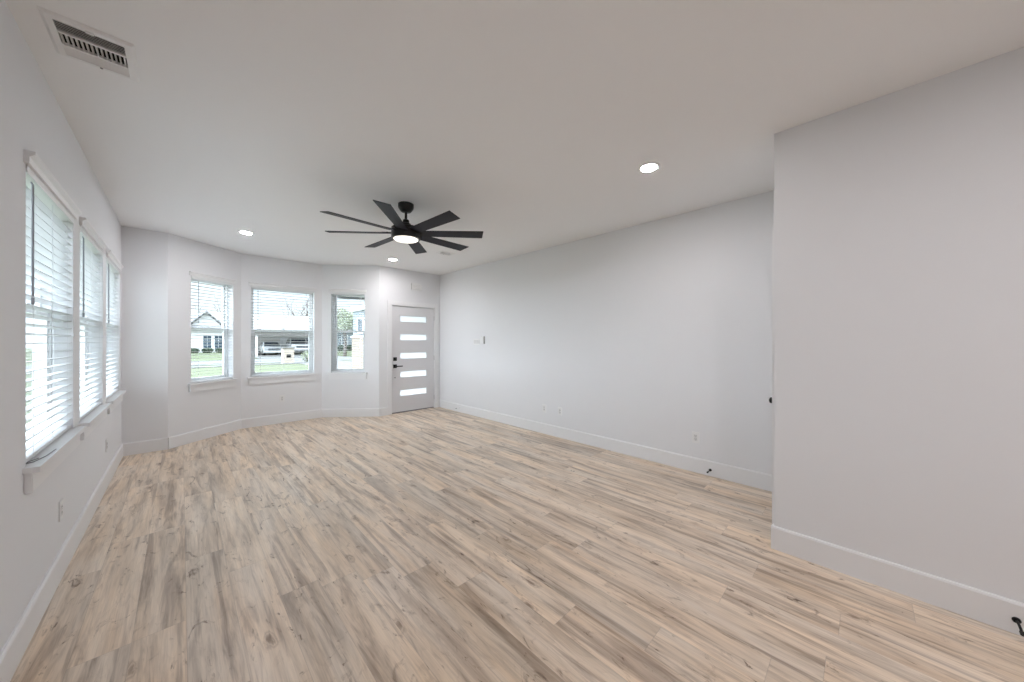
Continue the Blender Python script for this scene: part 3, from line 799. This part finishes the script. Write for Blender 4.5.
def car(label, x, y, z, truck=False):
    """front of the car toward -y"""
    t = thing('pickup_truck' if truck else 'car', label, 'truck' if truck else 'car', (x, y, z))
    w = 0.98 if truck else 0.91
    up = 0.22 if truck else 0.0
    L = 5.4 if truck else 4.5
    b = MB()
    if truck: prof = [(0, .40), (0.02, 1.02), (0.10, 1.14), (1.35, 1.24), (5.36, 1.20), (5.40, .55), (5.2, .42)]
    else: prof = [(0.05, .26), (0, .62), (0.12, .80), (1.15, .98), (4.2, 1.02), (4.48, .85), (4.5, .42), (4.3, .28)]
    b.prism(prof, -w, w, 'x'); b.build('body', M['carwhite'], t, smooth=True, bevel=0.06)
    # cabin
    if truck: y0, y1, y2, y3, zb, zt = 1.30, 2.0, 3.2, 3.45, 1.20, 1.86
    else: y0, y1, y2, y3, zb, zt = 1.10, 1.95, 3.5, 4.25, .96, 1.42
    c = MB(); wi = w - 0.06; wt = w - 0.22
    A = [(-wi, y0, zb), (wi, y0, zb), (wi, y3, zb), (-wi, y3, zb)]; B = [(-wt, y1, zt), (wt, y1, zt), (wt, y2, zt), (-wt, y2, zt)]
    va = [c.bm.verts.new(v) for v in A]; vb = [c.bm.verts.new(v) for v in B]
    c.bm.faces.new(va[::-1]); c.bm.faces.new(vb)
    for i in range(4): c.bm.faces.new((va[i], va[(i + 1) % 4], vb[(i + 1) % 4], vb[i]))
    c.build('cabin', M['carwhite'], t, bevel=0.03)
    def pane(name, i, off):
        k = (i + 1) % 4
        P4 = [Vector(A[i]), Vector(A[k]), Vector(B[k]), Vector(B[i])]
        ce = sum(P4, Vector()) / 4; nn = (P4[1] - P4[0]).cross(P4[3] - P4[0]).normalized()
        q = [ce + (p - ce) * 0.86 for p in P4]
        m_ = MB(); f0 = [m_.bm.verts.new(p + nn * off) for p in q]; f1 = [m_.bm.verts.new(p - nn * 0.01) for p in q]
        m_.bm.faces.new(f0); m_.bm.faces.new(f1[::-1])
        for j in range(4): m_.bm.faces.new((f0[j], f1[j], f1[(j + 1) % 4], f0[(j + 1) % 4]))
        m_.build(name, M['carglass'], t)
    pane('windshield', 0, 0.012); pane('side_window', 1, 0.012); pane('rear_window', 2, 0.012); pane('side_window', 3, 0.012)
    zl = .62 + (0.25 if truck else 0)
    for s_ in (-1, 1): MB().box(s_ * (w - .2) - .16, s_ * (w - .2) + .16, -0.03, 0.10, zl, zl + 0.15).build('headlight', M['lens'], t, bevel=0.02)
    MB().box(-w * .58, w * .58, -0.025, 0.06, zl - .10, zl + 0.12).build('grille', M['carglass'], t, bevel=0.01)
    MB().box(-w * .97, w * .97, -0.05, 0.15, .30 + up * .6, .46 + up * .6).build('bumper', M['grey'] if truck else M['carwhite'], t, bevel=0.02)
    r = 0.39 if truck else 0.33
    for yy in (0.9, L - 1.0):
        for s_ in (-1, 1):
            mx = Matrix.Translation((s_ * (w - 0.11), yy, r)) @ Matrix.Rotation(PI / 2, 4, 'Y')
            wh = MB().lathe([(r * .6, -.12), (r * .95, -.12), (r, -.09), (r, .09), (r * .95, .12), (r * .6, .12)], 24, mx).build('wheel', M['tyre'], t, smooth=True)
            MB().lathe([(r * .58, -.125), (r * .5, -.135), (r * .2, -.128)], 20, mx if s_ < 0 else mx @ Matrix.Rotation(PI, 4, 'X')).build('rim', M['steel'], wh)
    for s_ in (-1, 1): MB().box(s_ * w - .02 + s_ * .08, s_ * w + .02 + s_ * .08, y0 + .35, y0 + .55, zb + .02, zb + .15).build('mirror', M['carwhite'], t, bevel=0.02)
    return t
car('white hatchback car parked under the carport, through the middle bay window', 7.12, 43.6, gz(7.12, 45) + 0.03)
car('white pickup truck parked beside the white car under the carport', 9.62, 43.2, gz(9.62, 45) + 0.03, True)

mbx = thing('mailbox_pillar', 'beige brick mailbox pillar by the street, below the parked cars', 'mailbox', (5.85, 30.6, gz(5.85, 30)))
MB().box(-0.36, 0.36, -0.30, 0.30, -0.05, 1.12).build('pillar', M['beigebrick'], mbx)
MB().box(-0.41, 0.41, -0.35, 0.35, 1.12, 1.20).build('cap', M['concrete'], mbx, bevel=0.015)
MB().box(-0.14, 0.14, -0.345, -0.30, 0.45, 0.68).build('mailbox_door', M['black'], mbx, bevel=0.01)

rnd = random.Random(7)
def foliage(mb, c, rx, ry, rz_, n, size):
    for _ in range(n):
        while True:
            p = Vector((rnd.uniform(-1, 1), rnd.uniform(-1, 1), rnd.uniform(-1, 1)))
            if 0.25 < p.length < 1: break
        q = Vector((c[0] + p.x * rx, c[1] + p.y * ry, c[2] + p.z * rz_))
        d1 = Vector((rnd.gauss(0, 1), rnd.gauss(0, 1), rnd.gauss(0, 1))).normalized()
        d2 = d1.cross(Vector((rnd.gauss(0, 1), rnd.gauss(0, 1), rnd.gauss(0, 1)))).normalized()
        s_ = size * rnd.uniform(.7, 1.3)
        mb.quad([q - d1 * s_, q - d2 * s_ * .45, q + d1 * s_, q + d2 * s_ * .45])
def shrub(label, x, y, rx, ry, rz_, m, group, n=700, size=0.09, zb=None):
    z = gz(x, y) if zb is None else zb
    t = thing('shrub', label, 'shrub', (x, y, z), 0, group)
    f = MB(); foliage(f, (0, 0, rz_ * 0.95), rx, ry, rz_, n, size)
    f.build('foliage', m, t)
    s_ = MB()
    for k in range(5):
        a = k * 1.26
        s_.tube([(0, 0, -0.05), (rx * .4 * math.cos(a), ry * .4 * math.sin(a), rz_ * .7), (rx * .7 * math.cos(a), ry * .7 * math.sin(a), rz_ * 1.3)], [0.025, 0.015, 0.006], 6)
    s_.build('stems', M['bark'], t)
for i, x in enumerate((0.85, 1.85, 2.85)):
    shrub(['dark round shrub left of the twin windows of the white house', 'dark round shrub under the twin windows of the white house', 'dark round shrub right of the twin windows of the white house'][i], x, 44.2, .47, .38, .24, M['hedge'], 'shrubs in front of the white house', 500, 0.08)
for i, x in enumerate((14.85, 16.0)):
    shrub(['dark shrub at the corner of the blue-grey house', 'dark shrub under the window of the blue-grey house'][i], x, 47.1, .5, .42, .38, M['hedge'], 'shrubs in front of the blue-grey house', 500, 0.09)
shrub('pale loose shrub beside the brick mailbox pillar', 7.35, 31.2 - 0.4, .62, .5, .50, M['paleleaf'], None, 450, 0.08)

def branch(mb, p, d, length, r, depth):
    segs = 4; pts = [p]; rs = [r]
    for k in range(segs):
        d = (d + Vector((rnd.gauss(0, .16), rnd.gauss(0, .16), rnd.gauss(0.03, .10)))).normalized()
        pts.append(pts[-1] + d * length / segs); rs.append(r * (1 - 0.45 * (k + 1) / segs))
    mb.tube(pts, rs, 6)
    if depth:
        for k in range(3 if depth > 1 else 4):
            i = rnd.randint(2, segs)
            nd = (d + Vector((rnd.gauss(0, .6), rnd.gauss(0, .6), rnd.gauss(.15, .35)))).normalized()
            branch(mb, pts[i], nd, length * rnd.uniform(.55, .8), rs[i] * .62, depth - 1)
def bare_tree(label, x, y, h, r=0.16):
    t = thing('bare_tree', label, 'tree', (x, y, gz(x, y)), 0, 'trees across the street')
    MB().tube([(0, 0, -.1), (0.05, 0, h * .2), (0.0, 0.05, h * .36)], [r * 1.2, r, r * .85], 10).build('trunk', M['bark'], t, smooth=True)
    b = MB()
    for k in range(4):
        a = k * 1.57 + .4
        branch(b, Vector((0, 0.05, h * .34)), Vector((math.cos(a) * .55, math.sin(a) * .55, .9)).normalized(), h * .36, r * .6, 3)
    b.build('branches', M['bark'], t)
def leafy_tree(label, x, y, h, cr, m, n=2600):
    t = thing('leafy_tree', label, 'tree', (x, y, gz(x, y)), 0, 'trees across the street')
    s_ = MB(); s_.tube([(0, 0, -.1), (0.08, 0, h * .25), (0, 0.1, h * .5), (0.1, 0, h * .8)], [.2, .16, .12, .04], 10)
    for k in range(6):
        a = k * 1.05
        s_.tube([(0, 0.05, h * .42), (cr * .5 * math.cos(a), cr * .5 * math.sin(a), h * .62), (cr * .8 * math.cos(a), cr * .8 * math.sin(a), h * .75)], [.08, .05, .02], 6)
    s_.build('trunk', M['bark'], t)
    f = MB()
    for k in range(9):
        a = k * 2.4; q = math.sqrt(k / 9) * cr * .75
        foliage(f, (q * math.cos(a), q * math.sin(a), h * (.58 + .10 * math.sin(k * 1.7)) + (cr - q) * .25), cr * .48, cr * .48, cr * .38, n // 9, 0.13)
    f.build('crown', m, t)
bare_tree('bare winter tree above the carport roof, through the middle bay window', 12.7, 58, 8.6)
bare_tree('bare winter tree behind the white house', 3.4, 62, 7.5, .13)
leafy_tree('pale green leafy tree in front of the blue-grey house, through the narrow bay window', 13.0, 40.0, 6.3, 2.0, M['paleleaf'])
